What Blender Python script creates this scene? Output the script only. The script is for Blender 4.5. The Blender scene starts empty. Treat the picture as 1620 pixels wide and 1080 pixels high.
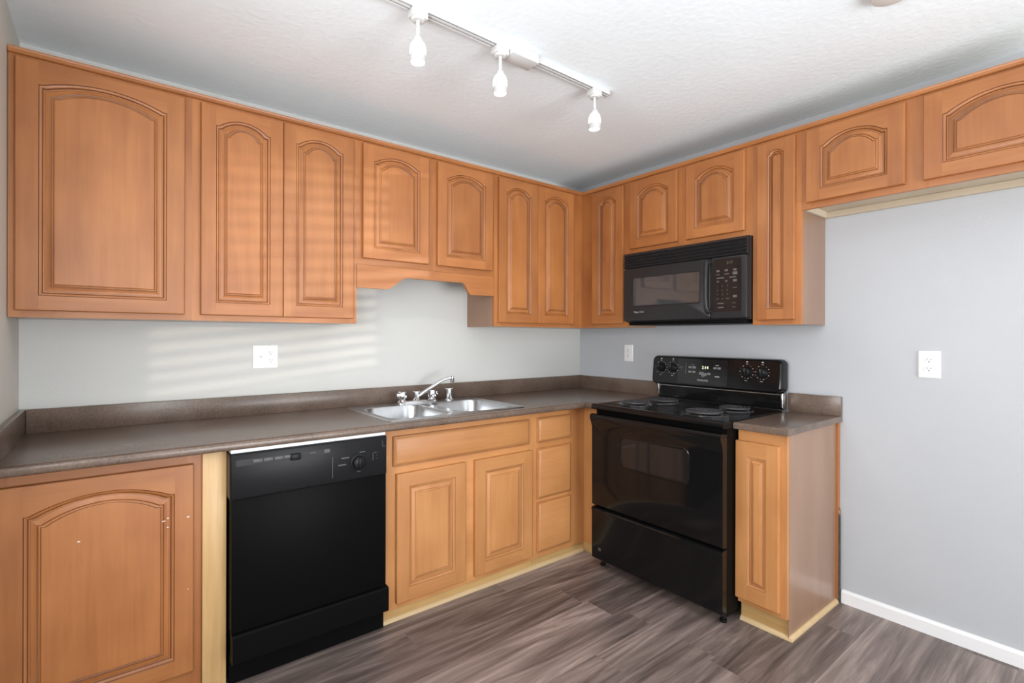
import bpy, bmesh, math, random
from mathutils import Vector, Matrix
random.seed(7)
PI = math.pi
sc = bpy.context.scene
C = sc.collection

# ------------------------------------------------------------------ camera
cam = bpy.data.cameras.new('camera')
cam.sensor_fit = 'HORIZONTAL'; cam.sensor_width = 36.0
cam.lens = 791.9 / 1620 * 36
cam.shift_x = 23.06 / 1620; cam.shift_y = -6.05 / 1620
cam.clip_start = 0.05
camo = bpy.data.objects.new('camera', cam); C.objects.link(camo)
YAW, PITCH, ROLL = 0.6552, -0.0006, 0.0028
fw = Vector((math.sin(YAW)*math.cos(PITCH), math.cos(YAW)*math.cos(PITCH), math.sin(PITCH)))
rt = Vector((math.cos(YAW), -math.sin(YAW), 0)); up = rt.cross(fw)
rt2 = rt*math.cos(ROLL) + up*math.sin(ROLL); up2 = up*math.cos(ROLL) - rt*math.sin(ROLL)
m = Matrix((rt2, up2, -fw)).transposed().to_4x4(); m.translation = Vector((-2.8405, -2.6586, 1.292))
camo.matrix_world = m
sc.camera = camo

# ------------------------------------------------------------------ world, daylight, exposure
sc.view_settings.view_transform = 'Standard'; sc.view_settings.look = 'None'
sc.view_settings.gamma = 1.0; sc.view_settings.use_curve_mapping = False
sc.view_settings.exposure = -0.10
w = bpy.data.worlds.new('daylight'); sc.world = w; w.use_nodes = True
wn = w.node_tree.nodes; wl = w.node_tree.links
wn['Background'].inputs['Color'].default_value = (0.93, 0.97, 1.0, 1)
wn['Background'].inputs['Strength'].default_value = 3.0

def area(name, loc, aim, sx, sy, power, col):
    l = bpy.data.lights.new(name, 'AREA'); l.shape = 'RECTANGLE'; l.size = sx; l.size_y = sy
    l.energy = power; l.color = col
    o = bpy.data.objects.new(name, l); C.objects.link(o); o.location = loc
    o.rotation_euler = (Vector(aim) - Vector(loc)).to_track_quat('-Z', 'Y').to_euler()
    return o
# unseen fill lamps, added at the rear opening and the left window
d1 = area('added_rear_fill', (-1.4, -5.10, 1.15), (-1.4, 0, 1.15), 2.05, 2.15, 6, (0.95, 0.98, 1.0))
d3 = area('added_left_fill', (-3.24, -2.125, 1.49), (0, -1.0, 1.45), 1.35, 1.10, 46, (0.96, 0.98, 1.0))
d2 = area('added_upward_fill', (-1.6, -6.6, 0.0), (-1.5, -1.6, 2.3), 3.2, 2.2, 300, (0.97, 0.98, 1.0))   # unseen upward fill, added outside the opening to brighten the ceiling
sun = bpy.data.lights.new('sun', 'SUN'); sun.energy = 0.85; sun.angle = math.radians(0.45); sun.color = (1.0, 0.86, 0.66)
so = bpy.data.objects.new('sun', sun); C.objects.link(so)
so.rotation_euler = Vector((-2.25, 3.55, -0.25)).to_track_quat('-Z', 'Y').to_euler()

# ------------------------------------------------------------------ materials
def newmat(name):
    mt = bpy.data.materials.new(name); mt.use_nodes = True
    nt = mt.node_tree; b = nt.nodes['Principled BSDF']
    return mt, nt, b
def N(nt, typ, **kw):
    n = nt.nodes.new(typ)
    for k, v in kw.items():
        setattr(n, k, v)
    return n
def simple(name, col, rough=0.5, metal=0.0, coat=0.0, spec=0.5, noise=0.0, nscale=8.0, bump=0.0, bscale=60.0):
    mt, nt, b = newmat(name)
    b.inputs['Base Color'].default_value = (*col, 1); b.inputs['Roughness'].default_value = rough
    b.inputs['Metallic'].default_value = metal; b.inputs['Coat Weight'].default_value = coat
    b.inputs['Coat Roughness'].default_value = 0.08
    b.inputs['Specular IOR Level'].default_value = spec
    tc = N(nt, 'ShaderNodeTexCoord')
    if noise:
        no = N(nt, 'ShaderNodeTexNoise'); no.inputs['Scale'].default_value = nscale; no.inputs['Detail'].default_value = 5
        nt.links.new(tc.outputs['Object'], no.inputs['Vector'])
        r = N(nt, 'ShaderNodeValToRGB')
        r.color_ramp.elements[0].position = 0.3; r.color_ramp.elements[1].position = 0.7
        r.color_ramp.elements[0].color = (*[c*(1-noise) for c in col], 1)
        r.color_ramp.elements[1].color = (*[min(1, c*(1+noise)) for c in col], 1)
        nt.links.new(no.outputs['Fac'], r.inputs['Fac']); nt.links.new(r.outputs['Color'], b.inputs['Base Color'])
    if bump:
        no = N(nt, 'ShaderNodeTexNoise'); no.inputs['Scale'].default_value = bscale; no.inputs['Detail'].default_value = 4
        nt.links.new(tc.outputs['Object'], no.inputs['Vector'])
        bp = N(nt, 'ShaderNodeBump'); bp.inputs['Strength'].default_value = bump; bp.inputs['Distance'].default_value = 0.01
        nt.links.new(no.outputs['Fac'], bp.inputs['Height']); nt.links.new(bp.outputs['Normal'], b.inputs['Normal'])
    return mt
def wood(name, dark, light, axis, rough=0.42, coat=0.06, fine=0.5, blot=0.5):
    """axis: grain direction 0/1/2"""
    mt, nt, b = newmat(name)
    tc = N(nt, 'ShaderNodeTexCoord'); oi = N(nt, 'ShaderNodeObjectInfo')
    rnd = N(nt, 'ShaderNodeVectorMath', operation='SCALE'); rnd.inputs[0].default_value = (13.1, 7.7, 9.3)
    nt.links.new(oi.outputs['Random'], rnd.inputs['Scale'])
    ad = N(nt, 'ShaderNodeVectorMath', operation='ADD')
    nt.links.new(tc.outputs['Object'], ad.inputs[0]); nt.links.new(rnd.outputs['Vector'], ad.inputs[1])
    def mp(across, along):
        mpn = N(nt, 'ShaderNodeMapping'); s = [across]*3; s[axis] = along
        mpn.inputs['Scale'].default_value = s
        nt.links.new(ad.outputs['Vector'], mpn.inputs['Vector']); return mpn
    n1 = N(nt, 'ShaderNodeTexNoise'); n1.inputs['Scale'].default_value = 1; n1.inputs['Detail'].default_value = 4; n1.inputs['Distortion'].default_value = 0.6
    nt.links.new(mp(9, 1.3).outputs['Vector'], n1.inputs['Vector'])
    n2 = N(nt, 'ShaderNodeTexNoise'); n2.inputs['Scale'].default_value = 1; n2.inputs['Detail'].default_value = 6; n2.inputs['Roughness'].default_value = 0.65
    nt.links.new(mp(70, 3.0).outputs['Vector'], n2.inputs['Vector'])
    n3 = N(nt, 'ShaderNodeTexNoise'); n3.inputs['Scale'].default_value = 1; n3.inputs['Detail'].default_value = 2
    nt.links.new(mp(5, 4.0).outputs['Vector'], n3.inputs['Vector'])
    m1 = N(nt, 'ShaderNodeMix', data_type='FLOAT'); m1.inputs[0].default_value = 0.35*fine*2
    nt.links.new(n1.outputs['Fac'], m1.inputs[2]); nt.links.new(n2.outputs['Fac'], m1.inputs[3])
    m2 = N(nt, 'ShaderNodeMix', data_type='FLOAT'); m2.inputs[0].default_value = 0.35*blot*2
    nt.links.new(m1.outputs[0], m2.inputs[2]); nt.links.new(n3.outputs['Fac'], m2.inputs[3])
    r = N(nt, 'ShaderNodeValToRGB')
    r.color_ramp.elements[0].position = 0.34; r.color_ramp.elements[1].position = 0.66
    r.color_ramp.elements[0].color = (*dark, 1); r.color_ramp.elements[1].color = (*light, 1)
    nt.links.new(m2.outputs[0], r.inputs['Fac'])
    # each board its own slight tone
    hv = N(nt, 'ShaderNodeHueSaturation')
    mr = N(nt, 'ShaderNodeMapRange'); mr.inputs['To Min'].default_value = 0.93; mr.inputs['To Max'].default_value = 1.07
    nt.links.new(oi.outputs['Random'], mr.inputs['Value']); nt.links.new(mr.outputs['Result'], hv.inputs['Value'])
    nt.links.new(r.outputs['Color'], hv.inputs['Color']); nt.links.new(hv.outputs['Color'], b.inputs['Base Color'])
    b.inputs['Roughness'].default_value = rough; b.inputs['Coat Weight'].default_value = coat; b.inputs['Coat Roughness'].default_value = 0.2
    bp = N(nt, 'ShaderNodeBump'); bp.inputs['Strength'].default_value = 0.05; bp.inputs['Distance'].default_value = 0.002
    nt.links.new(n2.outputs['Fac'], bp.inputs['Height']); nt.links.new(bp.outputs['Normal'], b.inputs['Normal'])
    return mt
MD, ML = (0.275, 0.090, 0.023), (0.435, 0.170, 0.050)
MAPLE = [wood('maple_along_x', MD, ML, 0), wood('maple_along_y', MD, ML, 1), wood('maple_upright', MD, ML, 2)]
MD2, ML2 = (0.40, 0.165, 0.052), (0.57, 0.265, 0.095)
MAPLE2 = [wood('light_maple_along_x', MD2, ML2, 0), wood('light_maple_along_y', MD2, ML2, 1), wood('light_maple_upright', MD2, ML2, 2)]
GLAZE_SHADE2 = wood('light_maple_glaze_shade_groove', (0.26, 0.10, 0.032), (0.36, 0.15, 0.052), 2)  # lighter version, crease shade likewise put into the groove colour
GLAZE_SHADE = wood('maple_glaze_shade_groove', (0.10, 0.030, 0.008), (0.16, 0.052, 0.014), 2)  # glaze tone in the grooves, deepened with painted crease shade
OAK = wood('pale_oak', (0.50, 0.30, 0.12), (0.66, 0.43, 0.20), 2, fine=0.9, blot=0.2)
OAKX = wood('golden_toe_board_x', (0.40, 0.235, 0.085), (0.55, 0.35, 0.14), 0, coat=0.0)
OAKY = wood('golden_toe_board_y', (0.40, 0.235, 0.085), (0.55, 0.35, 0.14), 1, coat=0.0)
PALE_X = wood('pale_softwood_x', (0.46, 0.31, 0.15), (0.60, 0.44, 0.25), 0, coat=0.0)
PALE_Y = wood('pale_softwood_y', (0.46, 0.31, 0.15), (0.60, 0.44, 0.25), 1, coat=0.0)
VENEER = wood('smooth_veneer', (0.25, 0.140, 0.085), (0.31, 0.180, 0.115), 2, rough=0.28, coat=0.3, fine=0.3, blot=0.3)
LINER = simple('cabinet_liner', (0.50, 0.42, 0.31), 0.5, noise=0.06, nscale=6)
WALL = simple('wall_paint', (0.54, 0.54, 0.52), 0.55, noise=0.015, nscale=2.5, bump=0.06, bscale=120)
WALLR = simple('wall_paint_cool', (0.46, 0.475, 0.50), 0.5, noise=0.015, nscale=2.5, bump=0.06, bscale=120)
WALLL = simple('wall_paint_warm', (0.62, 0.58, 0.52), 0.55, noise=0.015, nscale=2.5, bump=0.06, bscale=120)
CEIL = simple('ceiling_texture', (0.84, 0.90, 0.93), 0.7, noise=0.02, nscale=3, bump=0.2, bscale=40)
TRIMW = simple('white_trim_paint', (0.80, 0.80, 0.81), 0.35)
WPLA = simple('white_plastic', (0.82, 0.82, 0.82), 0.3)
DARK = simple('dark_slot', (0.03, 0.03, 0.03), 0.6)
BLK = simple('black_enamel', (0.006, 0.006, 0.0065), 0.10, spec=0.30)
BLKP = simple('black_plastic', (0.009, 0.009, 0.010), 0.32, spec=0.15)
MWP = simple('microwave_plastic', (0.020, 0.020, 0.021), 0.32, spec=0.3)
BLKM = simple('black_satin_panel', (0.004, 0.004, 0.004), 0.40, spec=0.04)
BLKG = simple('black_glass', (0.012, 0.012, 0.013), 0.05, spec=0.4)
MWG = simple('smoked_glass', (0.045, 0.047, 0.050), 0.04, spec=0.8, coat=0.3)
GREYB = simple('grey_button', (0.06, 0.06, 0.064), 0.4)
INK = simple('pale_print', (0.45, 0.45, 0.46), 0.5)
INKD = simple('dim_print', (0.16, 0.16, 0.165), 0.5)
INKM = simple('grey_print', (0.10, 0.10, 0.104), 0.5)
INKF = simple('faint_print', (0.065, 0.065, 0.068), 0.5)
COIL = simple('burner_coil', (0.075, 0.075, 0.08), 0.42, metal=0.5)
CHROME = simple('chrome', (0.85, 0.86, 0.88), 0.08, metal=1.0)
STEEL = simple('brushed_steel', (0.52, 0.53, 0.54), 0.28, metal=1.0, noise=0.04, nscale=30)
DRIP = simple('black_drip_pan', (0.02, 0.02, 0.02), 0.12, spec=0.7)
RUBBER = simple('dark_weathered_metal', (0.055, 0.065, 0.065), 0.5, noise=0.4, nscale=30)
PAINTCHIP = simple('chipped_white', (0.78, 0.76, 0.72), 0.6)
def emit(name, col, s):
    mt, nt, b = newmat(name)
    b.inputs['Base Color'].default_value = (0.9, 0.9, 0.9, 1)
    b.inputs['Emission Color'].default_value = (*col, 1); b.inputs['Emission Strength'].default_value = s
    return mt
LED = emit('display_digits', (0.85, 0.95, 0.35), 1.2)
LEDD = emit('dim_display_digits', (0.7, 0.75, 0.35), 0.12)
LEDD.node_tree.nodes['Principled BSDF'].inputs['Base Color'].default_value = (0.08, 0.085, 0.05, 1)
SHADE = emit('lit_frosted_glass', (1.0, 0.98, 0.94), 0.25)
SHADE2 = emit('dim_frosted_glass', (1.0, 0.98, 0.94), 0.18)
BULB = emit('lit_bulb', (1.0, 0.98, 0.94), 2.0)
BAND = simple('frosted_glass_rim', (0.50, 0.50, 0.49), 0.25)
TRK = simple('white_enamelled_metal', (0.60, 0.60, 0.59), 0.4)

def laminate():
    mt, nt, b = newmat('brown_stone_laminate')
    tc = N(nt, 'ShaderNodeTexCoord')
    n1 = N(nt, 'ShaderNodeTexNoise'); n1.inputs['Scale'].default_value = 7; n1.inputs['Detail'].default_value = 6
    n2 = N(nt, 'ShaderNodeTexNoise'); n2.inputs['Scale'].default_value = 130; n2.inputs['Detail'].default_value = 3
    v = N(nt, 'ShaderNodeTexVoronoi'); v.inputs['Scale'].default_value = 150
    for x in (n1, n2, v): nt.links.new(tc.outputs['Object'], x.inputs['Vector'])
    mx = N(nt, 'ShaderNodeMix', data_type='FLOAT'); mx.inputs[0].default_value = 0.5
    nt.links.new(n1.outputs['Fac'], mx.inputs[2]); nt.links.new(n2.outputs['Fac'], mx.inputs[3])
    r = N(nt, 'ShaderNodeValToRGB')
    r.color_ramp.elements[0].position = 0.36; r.color_ramp.elements[1].position = 0.66
    r.color_ramp.elements[0].color = (0.100, 0.069, 0.052, 1); r.color_ramp.elements[1].color = (0.175, 0.125, 0.097, 1)
    nt.links.new(mx.outputs[0], r.inputs['Fac'])
    r2 = N(nt, 'ShaderNodeValToRGB')
    r2.color_ramp.elements[0].position = 0.05; r2.color_ramp.elements[0].color = (1, 1, 1, 1)
    r2.color_ramp.elements[1].position = 0.13; r2.color_ramp.elements[1].color = (0, 0, 0, 1)
    nt.links.new(v.outputs['Distance'], r2.inputs['Fac'])
    m2 = N(nt, 'ShaderNodeMix', data_type='RGBA'); m2.inputs[7].default_value = (0.30, 0.24, 0.19, 1)
    ml = N(nt, 'ShaderNodeMath', operation='MULTIPLY'); ml.inputs[1].default_value = 0.55
    nt.links.new(r2.outputs['Color'], ml.inputs[0]); nt.links.new(ml.outputs[0], m2.inputs[0])
    nt.links.new(r.outputs['Color'], m2.inputs[6]); nt.links.new(m2.outputs[2], b.inputs['Base Color'])
    b.inputs['Roughness'].default_value = 0.25; b.inputs['Specular IOR Level'].default_value = 0.42
    return mt
LAM = laminate()

def plank_floor():
    mt, nt, b = newmat('grey_brown_vinyl_planks')
    L = nt.links.new
    tc = N(nt, 'ShaderNodeTexCoord'); sp = N(nt, 'ShaderNodeSeparateXYZ'); L(tc.outputs['Object'], sp.inputs[0])
    def mth(op, a, bb=None, v=None):
        n = N(nt, 'ShaderNodeMath', operation=op)
        if hasattr(a, 'links'): L(a, n.inputs[0])
        else: n.inputs[0].default_value = a
        if bb is not None:
            if hasattr(bb, 'links'): L(bb, n.inputs[1])
            else: n.inputs[1].default_value = bb
        return n.outputs[0]
    PW, PL = 0.152, 1.22
    yy = mth('DIVIDE', mth('ADD', sp.outputs['Y'], 20*PW + 0.832 - 6*PW + 0.0), PW)
    row = mth('FLOOR', yy); fy = mth('FRACT', yy)
    wn_ = N(nt, 'ShaderNodeTexWhiteNoise', noise_dimensions='1D'); L(row, wn_.inputs['W'])
    xx = mth('ADD', mth('DIVIDE', sp.outputs['X'], PL), mth('ADD', mth('MULTIPLY', wn_.outputs['Value'], 7.31), 40.0))
    col = mth('FLOOR', xx); fx = mth('FRACT', xx)
    cx = N(nt, 'ShaderNodeCombineXYZ'); L(row, cx.inputs[0]); L(col, cx.inputs[1])
    wp = N(nt, 'ShaderNodeTexWhiteNoise', noise_dimensions='3D'); L(cx.outputs[0], wp.inputs['Vector'])
    # grain coordinates shifted per plank
    sc_ = N(nt, 'ShaderNodeVectorMath', operation='SCALE'); sc_.inputs['Scale'].default_value = 20.0; L(wp.outputs['Color'], sc_.inputs[0])
    ad = N(nt, 'ShaderNodeVectorMath', operation='ADD'); L(tc.outputs['Object'], ad.inputs[0]); L(sc_.outputs['Vector'], ad.inputs[1])
    def noise(sx, sy, det, dist, ro=0.5):
        mp = N(nt, 'ShaderNodeMapping'); mp.inputs['Scale'].default_value = (sx, sy, 1); L(ad.outputs['Vector'], mp.inputs['Vector'])
        n = N(nt, 'ShaderNodeTexNoise'); n.inputs['Scale'].default_value = 1; n.inputs['Detail'].default_value = det; n.inputs['Distortion'].default_value = dist; n.inputs['Roughness'].default_value = ro
        L(mp.outputs['Vector'], n.inputs['Vector']); return n.outputs['Fac']
    g1 = noise(0.9, 10, 5, 2.6, 0.55); g2 = noise(2.4, 48, 5, 0.9, 0.62); g3 = noise(0.7, 4, 2, 0.8)
    s = mth('ADD', mth('MULTIPLY', g1, 0.5), mth('ADD', mth('MULTIPLY', g2, 0.22), mth('MULTIPLY', g3, 0.28)))
    s = mth('ADD', s, mth('MULTIPLY', mth('SUBTRACT', wp.outputs['Value'], 0.5), 0.13))
    r = N(nt, 'ShaderNodeValToRGB'); e = r.color_ramp.elements
    e[0].position = 0.34; e[0].color = (0.066, 0.051, 0.046, 1)
    e[1].position = 0.66; e[1].color = (0.400, 0.320, 0.290, 1)
    k = e.new(0.44); k.color = (0.130, 0.100, 0.090, 1)
    k = e.new(0.55); k.color = (0.240, 0.187, 0.168, 1)
    L(s, r.inputs['Fac'])
    # joints
    dy = mth('MULTIPLY', mth('MINIMUM', fy, mth('SUBTRACT', 1.0, fy)), PW)
    dx = mth('MULTIPLY', mth('MINIMUM', fx, mth('SUBTRACT', 1.0, fx)), PL)
    j = mth('LESS_THAN', mth('MINIMUM', dy, dx), 0.0011)
    mx = N(nt, 'ShaderNodeMix', data_type='RGBA'); mx.inputs[7].default_value = (0.16, 0.13, 0.12, 1)
    L(mth('MULTIPLY', j, 0.6), mx.inputs[0]); L(r.outputs['Color'], mx.inputs[6]); L(mx.outputs[2], b.inputs['Base Color'])
    b.inputs['Roughness'].default_value = 0.38; b.inputs['Specular IOR Level'].default_value = 0.4
    bp = N(nt, 'ShaderNodeBump'); bp.inputs['Strength'].default_value = 0.25; bp.inputs['Distance'].default_value = 0.001
    L(mth('SUBTRACT', g2, mth('MULTIPLY', j, 1.5)), bp.inputs['Height']); L(bp.outputs['Normal'], b.inputs['Normal'])
    return mt
FLOORM = plank_floor()

# ------------------------------------------------------------------ mesh helpers
def quad(bm, pts, mi=0):
    f = bm.faces.new([bm.verts.new(p) for p in pts]); f.material_index = mi; return f
def box(bm, x0, x1, y0, y1, z0, z1, bev=0.0, seg=2, mi=0):
    x0, x1 = min(x0, x1), max(x0, x1); y0, y1 = min(y0, y1), max(y0, y1); z0, z1 = min(z0, z1), max(z0, z1)
    vs = [bm.verts.new((x, y, z)) for x in (x0, x1) for y in (y0, y1) for z in (z0, z1)]
    fs = [bm.faces.new([vs[i] for i in q]) for q in ((0,1,3,2), (4,6,7,5), (0,4,5,1), (2,3,7,6), (0,2,6,4), (1,5,7,3))]
    for f in fs: f.material_index = mi
    if bev:
        es = list({e for f in fs for e in f.edges})
        r = bmesh.ops.bevel(bm, geom=es, offset=bev, segments=seg, affect='EDGES', profile=0.5)
        for f in r['faces']: f.material_index = mi
def ring(bm, pts): return [bm.verts.new(p) for p in pts]
def skin(bm, a, b, mi=0, closed=True):
    n = len(a); out = []
    for i in range(n if closed else n-1):
        k = (i+1) % n
        f = bm.faces.new((a[i], a[k], b[k], b[i])); f.material_index = mi; out.append(f)
    return out
def loft(bm, loops, cap0=True, cap1=True, mi=0):
    rs = [ring(bm, l) for l in loops]
    for a, b in zip(rs, rs[1:]): skin(bm, a, b, mi)
    if cap0: f = bm.faces.new(rs[0][::-1]); f.material_index = mi
    if cap1: f = bm.faces.new(rs[-1]); f.material_index = mi
    return rs
def frame_of(d):
    d = d.normalized(); a = Vector((0, 0, 1)) if abs(d.z) < 0.9 else Vector((1, 0, 0))
    u = d.cross(a).normalized(); return u, d.cross(u).normalized()
def tube(bm, pts, rad, n=12, caps=True, mi=0):
    pts = [Vector(p) for p in pts]; loops = []
    rr = rad if isinstance(rad, (list, tuple)) else [rad]*len(pts)
    u = None
    for i, p in enumerate(pts):
        d = (pts[min(i+1, len(pts)-1)] - pts[max(i-1, 0)]).normalized()
        if u is None: u, v = frame_of(d)
        else:
            u = (u - d*u.dot(d)).normalized(); v = d.cross(u)
        loops.append([p + (u*math.cos(2*PI*k/n) + v*math.sin(2*PI*k/n))*rr[i] for k in range(n)])
    loft(bm, loops, caps, caps, mi)
def lathe(bm, c, prof, n=28, axis='z', mi=0, caps=True):
    """prof: (radius, offset along axis)"""
    c = Vector(c); loops = []
    for r, h in prof:
        l = []
        for k in range(n):
            a = 2*PI*k/n; ca, sa = r*math.cos(a), r*math.sin(a)
            l.append(c + (Vector((ca, sa, h)) if axis == 'z' else Vector((h, ca, sa)) if axis == 'x' else Vector((sa, h, ca))))
        loops.append(l)
    loft(bm, loops, caps, caps, mi)
def rrect(u0, u1, w0, w1, r, n=6):
    pts = []
    for cx, cy, a0 in ((u1-r, w1-r, 0), (u0+r, w1-r, PI/2), (u0+r, w0+r, PI), (u1-r, w0+r, 1.5*PI)):
        for k in range(n+1):
            a = a0 + PI/2*k/n; pts.append((cx + r*math.cos(a), cy + r*math.sin(a)))
    return pts
def smooth_by_angle(me, deg=35):
    for p in me.polygons: p.use_smooth = True
    try: me.set_sharp_from_angle(angle=math.radians(deg))
    except Exception: pass
def obj(name, bm, mats, parent=None, label=None, smooth=True, deg=35):
    bmesh.ops.recalc_face_normals(bm, faces=bm.faces[:])
    if parent is not None:
        root = parent
        while root.parent: root = root.parent
        bmesh.ops.translate(bm, vec=-root.location, verts=bm.verts[:])
    me = bpy.data.meshes.new(name); bm.to_mesh(me); bm.free()
    for mt in (mats if isinstance(mats, (list, tuple)) else [mats]): me.materials.append(mt)
    if smooth: smooth_by_angle(me, deg)
    o = bpy.data.objects.new(name, me); C.objects.link(o)
    if parent is not None: o.parent = parent
    if label: o['label'] = label
    return o
def thing(name, label, cat, loc, group=None):
    o = bpy.data.objects.new(name, None); C.objects.link(o); o.location = loc; o.empty_display_size = 0.1
    o['label'] = label; o['category'] = cat
    if group: o['group'] = group
    return o
def tag(o, label, cat, group=None):
    o['label'] = label; o['category'] = cat
    if group: o['group'] = group
    return o
def struct(name, bm, mt):
    o = obj(name, bm, mt, smooth=False); o['kind'] = 'structure'; return o
def B(): return bmesh.new()
def bx(name, mt, parent, *a, **k):
    lab = k.pop('label', None); bm = B(); box(bm, *a, **k); return obj(name, bm, mt, parent, lab)
def text(name, body, size, mp, mt, parent, align='CENTER', depth=0.0):
    """flat lettering; mp maps (u, w) on the face to a world point"""
    cu = bpy.data.curves.new(name, 'FONT'); cu.body = body; cu.size = size; cu.align_x = align; cu.align_y = 'CENTER'
    cu.resolution_u = 2
    o = bpy.data.objects.new(name, cu); C.objects.link(o)
    dg = bpy.context.evaluated_depsgraph_get(); me = bpy.data.meshes.new_from_object(o.evaluated_get(dg))
    bpy.data.objects.remove(o); bpy.data.curves.remove(cu)
    bm = B(); bm.from_mesh(me); bpy.data.meshes.remove(me)
    for v in bm.verts: v.co = Vector(mp(v.co.x, v.co.y))
    return bm
def texts(name, items, mp, mt, parent, label=None, each=False):
    """several bits of print as one surface mark; items: (text, u, w, size)"""
    if each:
        for it_ in items: texts(name, [it_], mp, mt, parent, label)
        return
    out = B()
    for body, u, w_, s in items:
        if body in ('-', '|', '#'):
            hw, hh = {'-': (s, s*0.16), '|': (0.0011, s), '#': (s, s*0.6)}[body]
            out.faces.new([out.verts.new(mp(a, b_)) for a, b_ in ((u-hw, w_-hh), (u+hw, w_-hh), (u+hw, w_+hh), (u-hw, w_+hh))])
            continue
        t = text(name, body, s, lambda a, b_: mp(u+a, w_+b_), mt, parent)
        me = bpy.data.meshes.new('t'); t.to_mesh(me); t.free(); out.from_mesh(me); bpy.data.meshes.remove(me)
    return obj(name, out, mt, parent, label, smooth=False)

# faces the cabinets look out of:  u runs to the viewer's right, w up, n out of the wall
def onB(F): return lambda u, w_, n=0.0: (u, -(F+n), w_)          # back wall
def onR(F): return lambda u, w_, n=0.0: (-(F+n), -u, w_)         # right wall, u = -y

# ------------------------------------------------------------------ the room
XL, YF, ZC = -3.128, -5.0, 2.425
bm = B(); box(bm, XL-0.1, 0.1, YF-0.1, 0.1, -0.1, 0.0); struct('floor', bm, FLOORM)
bm = B(); box(bm, XL-0.1, 0.1, YF-0.1, 0.1, ZC, ZC+0.1); struct('ceiling', bm, CEIL)
bm = B(); box(bm, XL-0.1, 0.1, 0.0, 0.1, 0, ZC); struct('wall_back', bm, WALL)
VY0, VY1, VZ0, VZ1 = -2.85, -1.40, 0.9, 2.08                      # unseen window, added in the left wall to let fill light in
bm = B()
box(bm, XL-0.1, XL, YF-0.1, VY0, 0, ZC); box(bm, XL-0.1, XL, VY1, 0.0, 0, ZC)
box(bm, XL-0.1, XL, VY0, VY1, 0, VZ0); box(bm, XL-0.1, XL, VY0, VY1, VZ1, ZC); struct('wall_left', bm, WALLL)
bm = B()
for y in (VY0, VY1-0.04, (VY0+VY1)/2-0.02): box(bm, XL-0.08, XL-0.03, y, y+0.04, VZ0, VZ1)
for z in (VZ0, VZ1-0.04):
    for a, b_ in ((VY0+0.04, (VY0+VY1)/2-0.02), ((VY0+VY1)/2+0.02, VY1-0.04)): box(bm, XL-0.08, XL-0.03, a, b_, z, z+0.04)
struct('added_window', bm, TRIMW)
WY0, WY1, WZ0, WZ1 = -4.45, -2.62, 1.25, 2.38                    # side window, out of the photograph
bm = B()
box(bm, 0, 0.1, YF-0.1, WY0, 0, ZC); box(bm, 0, 0.1, WY1, 0.0, 0, ZC)
box(bm, 0, 0.1, WY0, WY1, 0, WZ0); box(bm, 0, 0.1, WY0, WY1, WZ1, ZC); struct('wall_right', bm, WALLR)
PX0, PX1, PZ1 = -2.45, -0.35, 2.25  # unseen rear opening, added so that light can enter
bm = B()
box(bm, XL, PX0, YF-0.1, YF, 0, ZC); box(bm, PX1, 0, YF-0.1, YF, 0, ZC); box(bm, PX0, PX1, YF-0.1, YF, PZ1, ZC); struct('wall_front', bm, WALL)
# baseboard along the right wall
bm = B()
prof = [(0, 0), (-0.014, 0), (-0.014, 0.052), (-0.011, 0.060), (-0.007, 0.064), (0, 0.064)]
loft(bm, [[(x-0.0005, y, z) for x, z in prof] for y in (-1.745, YF+0.001)]); struct('baseboard_right', bm, TRIMW)
# side window: frame and slatted blind
bm = B()
for y in (WY0, WY1-0.04): box(bm, 0.02, 0.08, y, y+0.04, WZ0, WZ1)
for z in (WZ0, WZ1-0.04): box(bm, 0.02, 0.08, WY0+0.04, WY1-0.04, z, z+0.04)
struct('window_1', bm, TRIMW)
bm = B()
z = WZ0+0.06
while z < WZ1-0.05:
    c_, s_ = 0.027*math.cos(0.45), 0.027*math.sin(0.45)
    loft(bm, [[(0.035-c_, y, z+s_), (0.035+c_, y, z-s_), (0.035+c_, y, z-s_+0.002), (0.035-c_, y, z+s_+0.002)] for y in (WY0+0.045, WY1-0.045)])
    z += 0.066
bl = obj('window_blind', bm, TRIMW, smooth=False); tag(bl, 'white slatted blind in the side window', 'blind')

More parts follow.
